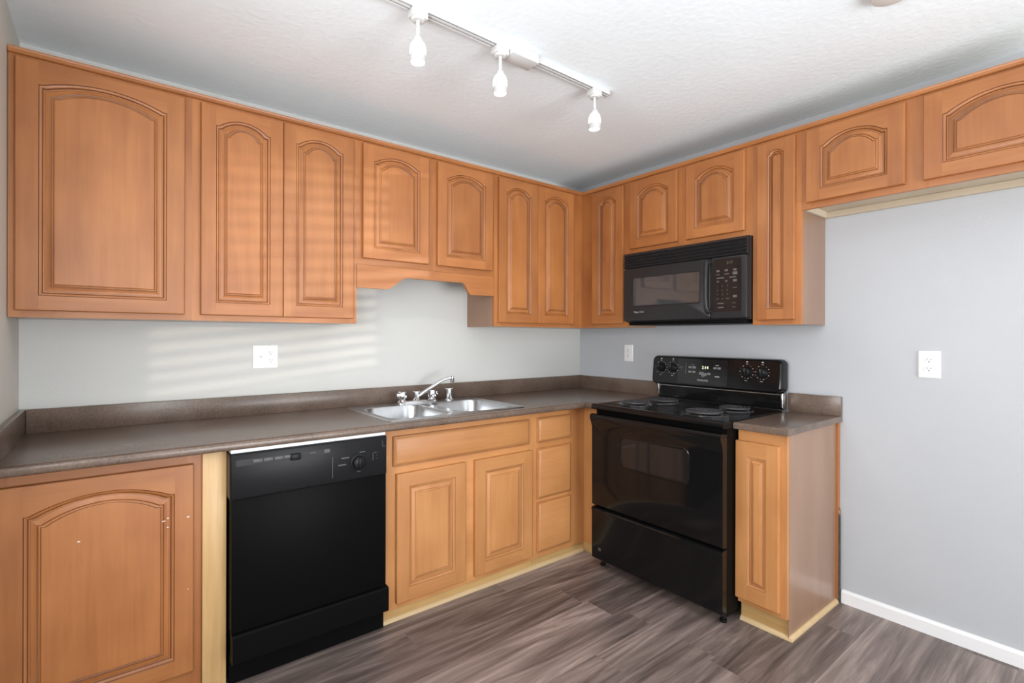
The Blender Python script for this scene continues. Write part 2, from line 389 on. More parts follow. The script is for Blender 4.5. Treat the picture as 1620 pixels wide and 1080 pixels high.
# ------------------------------------------------------------------ cabinet joinery
def opening(u0, u1, w0, w1, d, rise, sh, na=22):
    """panel opening inset by d: bottom-left, bottom-right, then up the right, over the arch, down the left"""
    a, b_, lo, hi = u0+d, u1-d, w0+d, w1-d
    if rise <= 0: return [(a, lo), (b_, lo), (b_, hi), (a, hi)]
    p = [(a, lo), (b_, lo)]
    sh = min(sh, (b_-a)*0.10); h = (b_-a)/2 - sh; c = (a+b_)/2; rise0, rise = rise, min(rise, h*0.8)
    R = (h*h + rise*rise)/(2*rise); 
    a0 = math.asin(min(1, h/R)); hi -= (rise0-rise)*0.0; ws = hi-rise; p.append((b_, ws))
    for k in range(na+1):
        t = a0 - 2*a0*k/na
        p.append((c + R*math.sin(t), hi - R + R*math.cos(t)))
    p.append((a, ws)); return p
def door(parent, mp, gx, u0, u1, w0, w1, stile=0.056, rail=0.056, top=None, rise=0.0, sh=0.008, t=0.02, label=None, wd_=None):
    """frame-and-panel door; gx = grain axis of its rails"""
    top = rail if top is None else top
    ou0, ou1, ow0, ow1 = u0+stile, u1-stile, w0+rail, w1-top
    op = lambda d: opening(ou0, ou1, ow0, ow1, d, rise, sh)
    mats = [MAPLE[2], MAPLE[gx], GLAZE_SHADE] if wd_ is None else [MAPLE2[2], MAPLE2[gx], GLAZE_SHADE2]
    bm = B()
    # back, edges and rounded arris
    c = 0.0035
    E = lambda i, n: [mp(*p, n) for p in ((u0+i, w0+i), (u1-i, w0+i), (u1-i, w1-i), (u0+i, w1-i))]
    l0 = ring(bm, E(0, 0.0005)); l1 = ring(bm, E(0, t-c)); l2 = ring(bm, E(c*0.3, t-c*0.3)); l3 = ring(bm, E(c, t))
    bm.faces.new(l0[::-1]); skin(bm, l0, l1); skin(bm, l1, l2); skin(bm, l2, l3)
    # stiles and rails
    quad(bm, [mp(*p, t) for p in ((u0+c, w0+c), (ou0, w0+c), (ou0, w1-c), (u0+c, w1-c))])
    quad(bm, [mp(*p, t) for p in ((ou1, w0+c), (u1-c, w0+c), (u1-c, w1-c), (ou1, w1-c))])
    quad(bm, [mp(*p, t) for p in ((ou0, w0+c), (ou1, w0+c), (ou1, ow0), (ou0, ow0))], 1)
    tp = op(0)[2:]
    for p, q in zip(tp, tp[1:]):
        if abs(p[0]-q[0]) < 1e-6: continue
        quad(bm, [mp(*x, t) for x in (q, p, (p[0], w1-c), (q[0], w1-c))], 1)
    # bead round the opening
    prev = None
    for d, n, mi in ((0, t, 0), (0.0025, t-0.0025, 2), (0.005, t-0.0028, 0), (0.0095, t-0.0058, 0), (0.012, t-0.0095, 2), (0.016, t-0.0098, 0)):
        r = ring(bm, [mp(*p, n) for p in op(d)])
        if prev: skin(bm, prev, r, mi)
        prev = r
    o = obj('door', bm, mats, parent, label, deg=28)
    # raised field
    bm = B(); prev = None
    wd = ou1-ou0; k = max(0.1, min(1.0, (wd/2-0.027)/0.026))
    seq = ((0.0135, t-0.012, 0), (0.0135, t-0.0102, 0), (0.017, t-0.0100, 2), (0.017+0.014*k, t-0.0030, 0), (0.017+0.0165*k, t-0.0038, 2), (0.017+0.0195*k, t-0.0012, 0), (0.017+0.0215*k, t-0.0008, 0), (0.017+0.0235*k, t-0.0020, 2), (0.017+0.026*k, t-0.0006, 0))
    first = None
    for d, n, mi in seq:
        r = ring(bm, [mp(*p, n) for p in op(d)])
        if prev: skin(bm, prev, r, mi)
        else: first = r
        prev = r
    bm.faces.new(ring(bm, [v.co.copy() for v in prev])); bm.faces.new(first[::-1])
    obj('raised_panel', bm, mats, o, deg=28)
    return o
def drawer(parent, mp, gx, u0, u1, w0, w1, t=0.02, name='drawer'):
    bm = B(); prev = None
    for d, n, mi in ((0, 0.0005, 1), (0, t-0.009, 1), (0.002, t-0.0065, 1), (0.007, t-0.006, 2), (0.009, t-0.0045, 1), (0.0155, t-0.0008, 1), (0.018, t, 1)):
        r = ring(bm, [mp(*p, n) for p in ((u0+d, w0+d), (u1-d, w0+d), (u1-d, w1-d), (u0+d, w1-d))])
        if prev: skin(bm, prev, r, mi)
        else: bm.faces.new(r[::-1]).material_index = 1
        prev = r
    bm.faces.new(prev).material_index = 1
    return obj(name, bm, [MAPLE2[2], MAPLE2[gx], GLAZE_SHADE2], parent, deg=28)
def face_frame(parent, mp, gx, u0, u1, w0, w1, opens, t=0.019, W=None):
    """boards of the face frame: full-height stiles and rails between, around the openings"""
    bm = B()
    us = sorted({u0, u1, *[a for o in opens for a in o[:2]]}); ws = sorted({w0, w1, *[a for o in opens for a in o[2:]]})
    cell = {}
    for i, (a, b_) in enumerate(zip(us, us[1:])):
        for j, (c, d) in enumerate(zip(ws, ws[1:])):
            mu, mw = (a+b_)/2, (c+d)/2
            if any(o[0] < mu < o[1] and o[2] < mw < o[3] for o in opens): continue
            rail = any(o[0] < mu < o[1] for o in opens)
            P = lambda n: [mp(*p, n) for p in ((a, c), (b_, c), (b_, d), (a, d))]
            loft(bm, [P(-t), P(0)], mi=1 if rail else 0)
    bmesh.ops.remove_doubles(bm, verts=bm.verts[:], dist=1e-5)
    seen = {}
    for f in bm.faces[:]:
        key = frozenset(v.index for v in f.verts)
    W = W or MAPLE
    return obj('face_frame', bm, [W[2], W[gx]], parent, smooth=False)
UT, UB, DT, DBm, UF = 2.2826, 1.3575, 2.2495, 1.381, 0.284       # upper cabinets
T = 0.019
def carcass_panels(parent, mats, side, a0, a1, z0, z1, F, bottom=None, name='carcass'):
    """open-backed box behind the face frame; a runs along the wall"""
    bm = B(); th = 0.014; f = F-T-0.0005; bz = z0 if bottom is None else bottom
    def bb(a, b_, d0, d1, c, d):
        if side == 'B': box(bm, a, b_, -d1, -d0, c, d)
        else: box(bm, -d1, -d0, -b_, -a, c, d)
    bb(a0+0.0006, a0+th, 0.001, f, z0, z1); bb(a1-th, a1-0.0006, 0.001, f, z0, z1)
    bb(a0+th, a1-th, 0.001, f, bz, bz+th); bb(a0+th, a1-th, 0.001, f, z1-th, z1)
    bb(a0+th, a1-th, 0.001, 0.008, bz+th, z1-th)
    return obj(name, bm, mats, parent, smooth=False)

# ---- upper cabinets, back wall
mB = onB(UF)
def upper(label, a0, a1, z0, loc, doors, side='B', bottom=None, arch=(0.05, 0.011), sidemat=VENEER, group=None, ex=None, top=0.045):
    loc = Vector(loc)
    t = thing('wall_cabinet', label, 'cabinet', loc, 'upper wall cabinets')
    mp = onB(UF) if side == 'B' else onR(UF); gx = 0 if side == 'B' else 1
    carcass_panels(t, sidemat, side, a0, a1, z0, UT, UF, bottom)
    ops = []
    for d in doors: ops.append((d[0]+0.015, d[1]-0.015, d[2]+0.015, d[3]-0.015))
    # adjoining doors share one opening
    mo = []
    for o in ops:
        if mo and abs(o[0]-mo[-1][1]) < 0.05 and abs(o[2]-mo[-1][2]) < 1e-4: mo[-1] = (mo[-1][0], o[1], o[2], o[3])
        else: mo.append(o)
    face_frame(t, mp, gx, a0, a1, z0, UT, mo)
    for d in doors:
        st = d[4] if len(d) > 4 else 0.056
        door(t, mp, gx, d[0], d[1], d[2], d[3], stile=st, rail=0.052, top=d[6] if len(d) > 6 else top, rise=d[5] if len(d) > 5 else 0.036, sh=0.011)
    return t
c1 = upper('tall wide single-door maple wall cabinet at the far left, against the left wall', XL+0.002, -2.585, UB, (-2.855, -0.14, UB), [(-3.107, -2.6125, DT, DBm)[0:2] + (DBm, DT, 0.060, 0.036)])
c2 = upper('maple wall cabinet with two tall doors meeting, left of the scalloped valance', -2.585, -1.891, UB, (-2.24, -0.14, UB), [(-2.556, -2.2375, DBm, DT, 0.054, 0.036), (-2.2355, -1.912, DBm, DT, 0.054, 0.036)])
SB = 1.652
c3 = upper('shorter two-door maple wall cabinet above the sink with the scalloped valance', -1.891, -1.0425, SB, (-1.467, -0.14, SB), [(-1.864, -1.495, 1.683, DT, 0.055, 0.035), (-1.439, -1.065, 1.683, DT, 0.055, 0.035)])
# scalloped valance board under it
bm = B()
ul, ur, zt, zb, zm = -1.889, -1.0445, 1.651, 1.536, 1.601
top = [(ul, zt), (ur, zt)]; low = [(ur, zb)]
def scurve(x0, z0, x1, z1, n=10):
    return [(x0+(x1-x0)*k/n, z0+(z1-z0)*(0.5-0.5*math.cos(PI*k/n))) for k in range(n+1)]
low += scurve(-1.205, zb, -1.268, zm) + scurve(-1.609, zm, -1.737, zb) + [(ul, zb)]
poly = top + low
loft(bm, [[(u, y, z) for u, z in poly] for y in (-0.266, -0.285)])
obj('valance', bm, MAPLE[0], c3, smooth=False)
c4 = upper('maple wall cabinet with two narrow tall doors in the corner of the back wall', -1.0425, -UF-0.0006, UB, (-0.663, -0.14, UB), [(-1.018, -0.706, DBm, DT, 0.054, 0.036), (-0.704, -0.384, DBm, DT, 0.054, 0.036)])
# ---- upper cabinets, right wall (u = -y)
r1 = upper('narrow one-door maple wall cabinet in the corner of the right wall, left of the microwave', 0.0015, 0.677, UB, (-0.14, -0.34, UB), [(0.390, 0.644, DBm, DT, 0.054, 0.036)], side='R', sidemat=VENEER)
MB_ = 1.809
r2 = upper('short two-door maple wall cabinet right above the black microwave', 0.677, 1.443, MB_, (-0.14, -1.06, MB_), [(0.697, 1.023, 1.840, DT, 0.054, 0.038), (1.079, 1.407, 1.840, DT, 0.054, 0.038)], side='R')
r3 = upper('very narrow tall one-door maple wall cabinet right of the microwave', 1.443, 1.6665, UB, (-0.14, -1.555, UB), [(1.4695, 1.643, DBm, DT, 0.048, 0.018)], side='R')
OB = 1.8905
r4 = upper('short wide two-door maple wall cabinet over the empty refrigerator space', 1.6665, 2.585, OB, (-0.14, -2.125, OB), [(1.690, 2.056, 1.918, DT, 0.058, 0.042, 0.045), (2.113, 2.556, 1.918, DT, 0.058, 0.046, 0.045)], side='R', bottom=OB+0.03, sidemat=LINER)
bm = B(); box(bm, -0.024, -0.002, -2.57, -1.681, OB-0.0, OB+0.029); obj('back_rail', bm, LINER, r4, smooth=False)
# ---- thin top mouldings
bm = B()
pf = [(0.0, 2.262), (0.009, 2.262), (0.013, 2.2655), (0.013, 2.271), (0.010, 2.274), (0.012, 2.280), (0.012, 2.2834), (0.0, 2.2834)]
F1 = UF+0.0006
loft(bm, [[(XL+0.002, -(F1+n), z) for n, z in pf], [(-(F1+n), -(F1+n), z) for n, z in pf]])
tag(obj('top_molding', bm, MAPLE[0], None, smooth=False), 'thin maple molding along the top of the back wall cabinets', 'molding')
bm = B()
loft(bm, [[(-(F1+n), -(F1+n)-0.0006, z) for n, z in pf], [(-(F1+n), -2.585, z) for n, z in pf]])
tag(obj('top_molding', bm, MAPLE[1], None, smooth=False), 'thin maple molding along the top of the right wall cabinets', 'molding')

# ---- base cabinets
BF, CT, CB = 0.571, 0.914, 0.8815
mBb = onB(BF); mRb = onR(BF)
TK = 0.055
def base_box(parent, a0, a1, side='B', mats=VENEER, z0=TK):
    return carcass_panels(parent, mats, side, a0, a1, z0, CB-0.001, BF)
bl = thing('base_cabinet', 'maple base cabinet with a wide arched door at the far left, under the counter', 'cabinet', (-2.855, -0.29, 0), 'base cabinets')
base_box(bl, XL+0.002, -2.584)
face_frame(bl, mBb, 0, XL+0.002, -2.584, 0.0, CB-0.001, [(-3.09, -2.63, 0.12, 0.82)])
dL = door(bl, mBb, 0, -3.112, -2.611, 0.103, 0.838, stile=0.057, rail=0.058, top=0.050, rise=0.044, sh=0.012)
for (cx, cz, rx, rz) in ((-2.700, 0.655, 0.006, 0.0022), (-2.688, 0.663, 0.0028, 0.003), (-2.688, 0.632, 0.0028, 0.003), (-2.925, 0.64, 0.004, 0.003), (-2.628, 0.655, 0.0045, 0.003), (-2.628, 0.40, 0.002, 0.002)):
    bm = B(); bm.faces.new([bm.verts.new((cx+rx*math.cos(k*PI/5), -BF-0.0203, cz+rz*math.sin(k*PI/5)*(0.7+0.3*math.sin(3*k)))) for k in range(10)])
    obj('paint_chip', bm, PAINTCHIP, dL, 'small chipped white nick', smooth=False)
tag(bx('filler_strip', OAK, None, -2.5835, -2.5065, -0.585, -0.55, 0.0, CB-0.001, bev=0.0015), 'pale oak filler board between the far left base cabinet and the dishwasher', 'filler board')

bs = thing('base_cabinet', 'maple sink base cabinet with a false drawer front over two square-panelled doors', 'cabinet', (-1.43, -0.29, 0), 'base cabinets')
XS0, XS1 = -1.879, -0.986
# sink cabinet: sides, floor and back only, so the basins hang free inside
bm = B()
for a in (XS0+0.0006, XS1-0.0146): box(bm, a, a+0.014, -BF+T+0.0005, -0.001, TK, CB-0.001)
box(bm, XS0+0.015, XS1-0.015, -BF+T+0.0005, -0.001, TK, TK+0.014)
obj('carcass', bm, VENEER, bs, smooth=False)
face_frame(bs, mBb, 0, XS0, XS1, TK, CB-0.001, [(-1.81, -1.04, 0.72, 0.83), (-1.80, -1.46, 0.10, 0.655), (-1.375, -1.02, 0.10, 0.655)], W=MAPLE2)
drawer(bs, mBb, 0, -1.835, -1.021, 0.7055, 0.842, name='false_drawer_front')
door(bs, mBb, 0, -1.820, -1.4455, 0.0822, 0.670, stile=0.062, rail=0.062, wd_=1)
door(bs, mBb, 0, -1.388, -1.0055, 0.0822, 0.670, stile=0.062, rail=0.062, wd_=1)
bx('toe_kick', OAKX, bs, XS0, XS1, -0.562, -0.55, 0.0, TK-0.0005)
bd = thing('base_cabinet', 'maple base cabinet with a stack of three small drawers, at the corner beside the stove', 'cabinet', (-0.5, -0.29, 0), 'base cabinets')
XD0 = -0.9855
bm = B()
box(bm, XD0+0.0006, XD0+0.0146, -BF+T+0.0005, -0.001, TK, CB-0.001); box(bm, XD0+0.015, -0.005, -BF+T+0.0005, -0.001, TK, TK+0.014)
box(bm, -0.02, -0.005, -0.55, -0.001, TK+0.015, CB-0.001); obj('carcass', bm, VENEER, bd, smooth=False)
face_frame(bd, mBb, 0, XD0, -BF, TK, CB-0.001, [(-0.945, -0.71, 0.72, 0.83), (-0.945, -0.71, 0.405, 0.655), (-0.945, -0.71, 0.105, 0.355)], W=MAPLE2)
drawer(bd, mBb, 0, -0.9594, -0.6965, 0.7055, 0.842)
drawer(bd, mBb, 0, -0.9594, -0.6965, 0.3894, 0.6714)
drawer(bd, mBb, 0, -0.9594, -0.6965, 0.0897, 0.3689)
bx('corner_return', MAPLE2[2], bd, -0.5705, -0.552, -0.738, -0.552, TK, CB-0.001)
bx('toe_kick', OAKX, bd, XD0+0.0005, -0.55, -0.562, -0.5515, 0.0, TK-0.0005)
bm = B()
bx('return_toe_kick', OAKY, bd, -0.5622, -0.552, -0.736, -0.5625, 0.0, TK-0.0005)
# quarter-round shoe mouldings
def shoe(pts, label, mt):
    """pts: (x, y, outward-x, outward-y) stations"""
    bm = B(); pr = [(0, 0)] + [(0.014*math.cos(a*PI/8), 0.018*math.sin(a*PI/8)) for a in range(5)]
    loft(bm, [[(x+ox*n, y+oy*n, z+0.0005) for n, z in pr] for x, y, ox, oy in pts])
    return tag(obj('shoe_molding', bm, mt, None, deg=50), label, 'molding')
shoe([(XS0, -0.5625, 0, -1), (-0.577, -0.5625, 0, -1)], 'pale quarter-round shoe molding at the foot of the sink and drawer cabinets', PALE_X)

# ---- end cabinet right of the stove
NY0, NY1 = 1.5165, 1.7205
be = thing('base_cabinet', 'narrow maple base cabinet with one slim door, right of the stove, its side panel exposed', 'cabinet', (-0.29, -1.62, 0), 'base cabinets')
base_box(be, NY0, NY1, 'R', MAPLE[2], 0.0935)
bx('side_panel', VENEER, be, -BF+T+0.001, -0.003, -NY1-0.005, -NY1-0.0005, 0.0, CB-0.001, label='glossy smooth veneer side panel')
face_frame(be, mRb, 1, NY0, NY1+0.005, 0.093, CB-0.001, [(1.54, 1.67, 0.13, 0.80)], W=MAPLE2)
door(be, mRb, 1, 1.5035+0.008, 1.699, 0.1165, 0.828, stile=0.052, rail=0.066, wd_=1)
bx('toe_kick', OAKY, be, -0.540, -0.53, -NY1, -NY0, 0.0, 0.0925)
bx('back_scribe', MAPLE[2], be, -0.028, -0.003, -NY1-0.014, -NY1-0.0055, 0.02, CB-0.001)
shoe([(-0.5405, -NY0, -1, 0), (-0.5405, -NY1-0.0052, -1, -1), (-0.028, -NY1-0.0052, 0, -1)], 'pale shoe molding wrapping the foot of the narrow end cabinet', PALE_Y)
# dark metal strip with a wire hook in the gap at the wall
ms = thing('metal_strip', 'dark metal strip with a bent wire hook, upright at the wall behind the end cabinet', 'strip', (-0.012, -1.737, 0))
bm = B()
pr = [(-1.7352, 0.001), (-1.7425, 0.001), (-1.7425, 0.385), (-1.7405, 0.40), (-1.7405, 0.415), (-1.7385, 0.43), (-1.7352, 0.435)]
loft(bm, [[(x, y, z) for y, z in pr] for x in (-0.022, -0.0155)]); obj('strip', bm, RUBBER, ms, smooth=False)
bm = B(); hook = [(-0.021, -1.7425, 0.38), (-0.021, -1.7428, 0.45), (-0.021, -1.7405, 0.462), (-0.021, -1.7370, 0.466), (-0.021, -1.7362, 0.458), (-0.021, -1.738, 0.452)]
tube(bm, hook, 0.0011, 6); obj('wire_hook', bm, RUBBER, ms)

# ------------------------------------------------------------------ countertops
SX0, SX1, SY0, SY1 = -1.865, -1.058, -0.605, -0.058              # sink outline
def slab(bm, poly, holes, z0, z1, r=0.012, n=5):
    """poly counter-clockwise, axis-aligned; rounded long edges"""
    m_ = len(poly)
    def off(d):
        out = []
        for i in range(m_):
            p, q, s = Vector(poly[i-1]), Vector(poly[i]), Vector(poly[(i+1) % m_])
            e1 = (q-p).normalized(); e2 = (s-q).normalized()
            n1 = Vector((-e1.y, e1.x)); n2 = Vector((-e2.y, e2.x))
            out.append(q + n1*d + n2*d)
        return out
    loops = []
    for k in range(n+1):
        a = PI/2*k/n; loops.append([(p.x, p.y, z0+r*(1-math.sin(a))) for p in off(r*(1-math.cos(PI/2-a)) if False else r*(1-math.sin(a)))] if False else [(p.x, p.y, z0 + r*(1-math.cos(a))) for p in off(r*(1-math.sin(a)))])
    for k in range(n+1):
        a = PI/2*k/n; loops.append([(p.x, p.y, z1 - r*(1-math.sin(a))) for p in off(r*(1-math.cos(a)))])
    rs = [ring(bm, l) for l in loops]
    for a, b_ in zip(rs, rs[1:]): skin(bm, a, b_)
    for rr, z in ((rs[0], z0), (rs[-1], z1)):
        ed = [bm.edges.get((rr[i], rr[(i+1) % m_])) for i in range(m_)]
        hv = []
        for h in holes:
            hr = ring(bm, [(x, y, z) for x, y in h]); hv.append(hr)
            ed += [bm.edges.new((hr[i], hr[(i+1) % len(hr)])) for i in range(len(hr))]
        bmesh.ops.triangle_fill(bm, edges=ed, use_beauty=True)
        if z == z0: low = hv
    for a, b_ in zip(low, hv): skin(bm, a, b_)
ct = thing('countertop', 'long brown speckled laminate countertop running under the window wall into the corner', 'countertop', (-1.56, -0.33, CB))
ct['label'] = 'long brown speckled laminate countertop around the sink, from the left wall into the corner'
CF = 0.6576
bm = B()
hole = [(SX0+0.012, SY0+0.012), (SX1-0.012, SY0+0.012), (SX1-0.012, SY1-0.012), (SX0+0.012, SY1-0.012)]
slab(bm, [(XL+0.001, -0.001), (XL+0.001, -CF), (-CF, -CF), (-CF, -0.735), (-0.001, -0.735), (-0.001, -0.001)], [hole], CB, CT)
obj('worktop', bm, LAM, ct, deg=40)
SH = 1.007
bx('backsplash', LAM, ct, XL+0.0215, -0.021, -0.021, -0.001, CT-0.001, SH, bev=0.003)
bx('backsplash', LAM, ct, XL+0.001, XL+0.021, -CF+0.01, -0.001, CT-0.001, SH, bev=0.003)
bx('backsplash', LAM, ct, -0.0205, -0.001, -0.7055, -0.001, CT-0.001, SH, bev=0.003)
ce = thing('countertop', 'short piece of brown laminate countertop on the narrow end cabinet right of the stove', 'countertop', (-0.3, -1.62, CB))
bm = B(); slab(bm, [(-0.001, -1.512), (-0.612, -1.512), (-0.612, -1.744), (-0.001, -1.744)][::1], [], CB, 0.911, r=0.004, n=3)
obj('worktop', bm, LAM, ce, deg=40)
bx('backsplash', LAM, ce, -0.021, -0.001, -1.744, -1.502, 0.9105, SH-0.002, bev=0.002)

# ------------------------------------------------------------------ sink and faucet
sk = thing('sink', 'stainless steel double-bowl drop-in sink set in the long countertop', 'sink', (-1.46, -0.33, CT))
bas = [(-1.828, -1.486, -0.568, -0.150), (-1.438, -1.096, -0.568, -0.150)]
bm = B()
R0 = rrect(SX0, SX1, SY0, SY1, 0.03, 5)
def inset(d): return rrect(SX0+d, SX1-d, SY0+d, SY1-d, 0.03-d*0.5, 5)
rs = [ring(bm, [(x, y, z) for x, y in inset(d)]) for d, z in ((0, CT+0.0004), (0.0015, CT+0.0035), (0.006, CT+0.0055), (0.011, CT+0.0045), (0.015, CT+0.0030))]
for a, b_ in zip(rs, rs[1:]): skin(bm, a, b_)
ed = [bm.edges.get((rs[-1][i], rs[-1][(i+1) % len(R0)])) for i in range(len(R0))]
for b0 in bas:
    hr = ring(bm, [(x, y, CT+0.0030) for x, y in rrect(*b0, 0.085, 8)])
    ed += [bm.edges.new((hr[i], hr[(i+1) % len(hr)])) for i in range(len(hr))]
bmesh.ops.triangle_fill(bm, edges=ed, use_beauty=True)
obj('rim', bm, STEEL, sk)
for (a, b_, c, d) in bas:
    bm = B(); loops = []
    for ins, z, r in ((0, 0.0030, 0.085), (0.003, 0.0012, 0.084), (0.006, -0.006, 0.083), (0.012, -0.09, 0.08), (0.018, -0.150, 0.076), (0.028, -0.166, 0.07), (0.05, -0.172, 0.06), (0.12, -0.175, 0.04)):
        loops.append([(x, y, CT+z) for x, y in rrect(a+ins, b_-ins, c+ins, d-ins, r, 8)])
    loft(bm, loops, cap0=False)
    bo = obj('basin', bm, STEEL, sk)
    bm = B(); lathe(bm, ((a+b_)/2, (c+d)/2, CT-0.1745), [(0.042, 0), (0.042, 0.002), (0.036, 0.003), (0.030, 0.0005), (0.008, 0.0005)], 24)
    obj('drain', bm, CHROME, bo)
fc = thing('faucet', 'chrome two-handle kitchen faucet with angled spout on the back ledge of the sink', 'faucet', (-1.455, -0.098, CT+0.003))
FY, FZ = -0.098, CT+0.0036
bm = B()
loops = []
for ins, z in ((0, 0), (0, 0.009), (0.004, 0.014), (0.009, 0.015)):
    loops.append([(x, y, FZ+z) for x, y in rrect(-1.578+ins, -1.330-ins, FY-0.024+ins, FY+0.024-ins, 0.022-ins*0.6, 6)])
loft(bm, loops); obj('deck_plate', bm, CHROME, fc)
for hx, sgn in ((-1.548, -1), (-1.358, 1)):
    bm = B(); lathe(bm, (hx, FY, FZ+0.0145), [(0.023, 0), (0.021, 0.005), (0.017, 0.009), (0.017, 0.014)], 20)
    # fluted knob with a winged lever
    loops = []
    for r, h in ((0.016, 0.012), (0.0235, 0.015), (0.0245, 0.03), (0.023, 0.049), (0.018, 0.053)):
        loops.append([(hx+(r*(1+0.07*math.cos(8*2*PI*k/48)))*math.cos(2*PI*k/48), FY+(r*(1+0.07*math.cos(8*2*PI*k/48)))*math.sin(2*PI*k/48), FZ+0.0145+h) for k in range(48)])
    loft(bm, loops)
    box(bm, hx+sgn*0.016, hx+sgn*0.036, FY-0.013, FY+0.007, FZ+0.034, FZ+0.058, bev=0.003)
    obj('handle', bm, CHROME, fc)
bm = B(); lathe(bm, (-1.458, FY, FZ+0.0145), [(0.024, 0), (0.019, 0.008), (0.014, 0.012), (0.014, 0.040), (0.022, 0.042), (0.022, 0.050), (0.019, 0.053)], 24)
obj('spout_hub', bm, CHROME, fc)
bm = B()
d = Vector((0.93, -0.37, 0)).normalized()
p0 = Vector((-1.458, FY, FZ+0.035)); path = [p0 + d*0.012, p0 + d*0.03 + Vector((0, 0, 0.014)), p0 + d*0.08+Vector((0, 0, 0.046)), p0 + d*0.13+Vector((0, 0, 0.078)), p0 + d*0.16+Vector((0, 0, 0.094)), p0+d*0.185+Vector((0, 0, 0.101)), p0+d*0.205+Vector((0, 0, 0.103)), p0+d*0.216+Vector((0, 0, 0.104))]
tube(bm, path, [0.0065, 0.0105, 0.0100, 0.0095, 0.009, 0.009, 0.009, 0.009], 14)
sp = obj('spout', bm, CHROME, fc)
bm = B(); e = p0+d*0.208; lathe(bm, (e.x, e.y, e.z+0.113), [(0.009, 0), (0.0115, -0.003), (0.0115, -0.034), (0.0095, -0.038)], 20); obj('aerator', bm, CHROME, sp)
bm = B(); lathe(bm, (-1.240, FY, FZ), [(0.028, 0), (0.028, 0.004), (0.022, 0.008), (0.022, 0.056), (0.0245, 0.058), (0.0245, 0.066), (0.021, 0.068)], 26)
tag(obj('air_gap', bm, CHROME, None), 'chrome cylindrical air gap cap on the sink ledge right of the faucet', 'air gap cap')

# ------------------------------------------------------------------ dishwasher
dw = thing('dishwasher', 'black built-in dishwasher under the counter, left of the sink cabinet', 'dishwasher', (-2.2, -0.33, 0))
DX0, DX1, DF = -2.5055, -1.8985, 0.655
bx('tub', BLKP, dw, DX0+0.002, -1.8805, -0.545, -0.03, 0.02, CB-0.006)
mD = onB(DF)
bx('door_panel', BLKM, dw, DX0+0.006, DX1, -DF+0.012, -0.546, 0.214, 0.728, bev=0.003)
cp = bx('control_panel', BLKP, dw, DX0-0.001, DX1-0.002, -DF, -0.546, 0.700, 0.868, bev=0.007, seg=3)
bm = B(); 
loft(bm, [[(x, -y, z) for y, z in ((0.546, 0.213), (0.650, 0.211), (0.656, 0.203), (0.656, 0.112), (0.650, 0.105), (0.546, 0.105))] for x in (DX0+0.008, DX1+0.008)])
obj('access_panel', bm, BLKM, dw, smooth=False)
bx('toe_plate', BLKM, dw, DX0+0.008, XS0-0.004, -0.585, -0.556, 0.001, 0.1045)
bx('mounting_trim', WPLA, dw, DX0+0.004, DX1-0.004, -0.640, -0.55, 0.8685, 0.8805, label='white trim strip under the counter edge')
bm = B()
quad(bm, [mD(u, w_, 0.0006) for u, w_ in ((-2.488, 0.822), (-2.145, 0.822), (-2.145, 0.845), (-2.488, 0.845))])
obj('button_strip', bm, BLKG, cp, smooth=False)
for u in (-2.432, -2.395, -2.357, -2.322):
    bx('button', GREYB, cp, u, u+0.033, -DF-0.003, -DF+0.001, 0.8275, 0.8405, bev=0.001)
bm = B(); box(bm, -2.30, -2.262, -DF-0.010, -DF+0.001, 0.818, 0.843, bev=0.004); obj('latch', bm, BLKP, cp)
bm = B(); lathe(bm, (-2.030, -DF, 0.772), [(0.034, 0.001), (0.034, -0.003), (0.027, -0.005), (0.024, -0.018), (0.020, -0.020)], 28, axis='y')
box(bm, -2.036, -2.024, -DF-0.027, -DF-0.019, 0.752, 0.792, bev=0.002); obj('dial', bm, BLKP, cp)
texts('lettering', [('-', -2.085, 0.797, 0.016), ('-', -2.098, 0.770, 0.016), ('-', -2.012, 0.812, 0.012), ('-', -2.028, 0.733, 0.008), ('|', -2.137, 0.765, 0.042), ('|', -1.965, 0.785, 0.016), ('-', -1.955, 0.802, 0.007), ('-', -1.948, 0.79, 0.004), ('-', -1.948, 0.776, 0.004), ('|', -1.922, 0.835, 0.013), ('-', -1.915, 0.823, 0.006), ('-', -2.215, 0.836, 0.012), ('#', -2.16, 0.836, 0.011)], lambda u, w_: mD(u, w_, 0.0012), INKF, cp, each=True)

# ------------------------------------------------------------------ stove
st = thing('stove', 'black freestanding electric coil range between the corner counter and the end cabinet', 'stove', (-0.36, -1.124, 0))
YA, YB, SF = -0.742, -1.5085, 0.690
bm = B(); box(bm, -0.655, -0.03, YB+0.002, YA-0.002, 0.045, 0.885); obj('body', bm, BLKM, st, smooth=False)
for yy in (YA-0.03, YB+0.03):
    for xx in (-0.63, -0.08):
        bm = B(); lathe(bm, (xx, yy, 0.0), [(0.016, 0.0005), (0.016, 0.012), (0.008, 0.014), (0.008, 0.0445)], 14); obj('foot', bm, BLKP, st)
# cooktop with rolled front edge
bm = B()
pr = [(-0.105, 0.886), (-0.668, 0.886), (-0.690, 0.889), (-0.698, 0.898), (-0.697, 0.910), (-0.688, 0.918), (-0.676, 0.9205), (-0.660, 0.9175), (-0.12, 0.9175), (-0.105, 0.9195)]
loft(bm, [[(x, y, z) for x, z in pr] for y in (YA, YB)]); ctp = obj('cooktop', bm, BLK, st, deg=50)
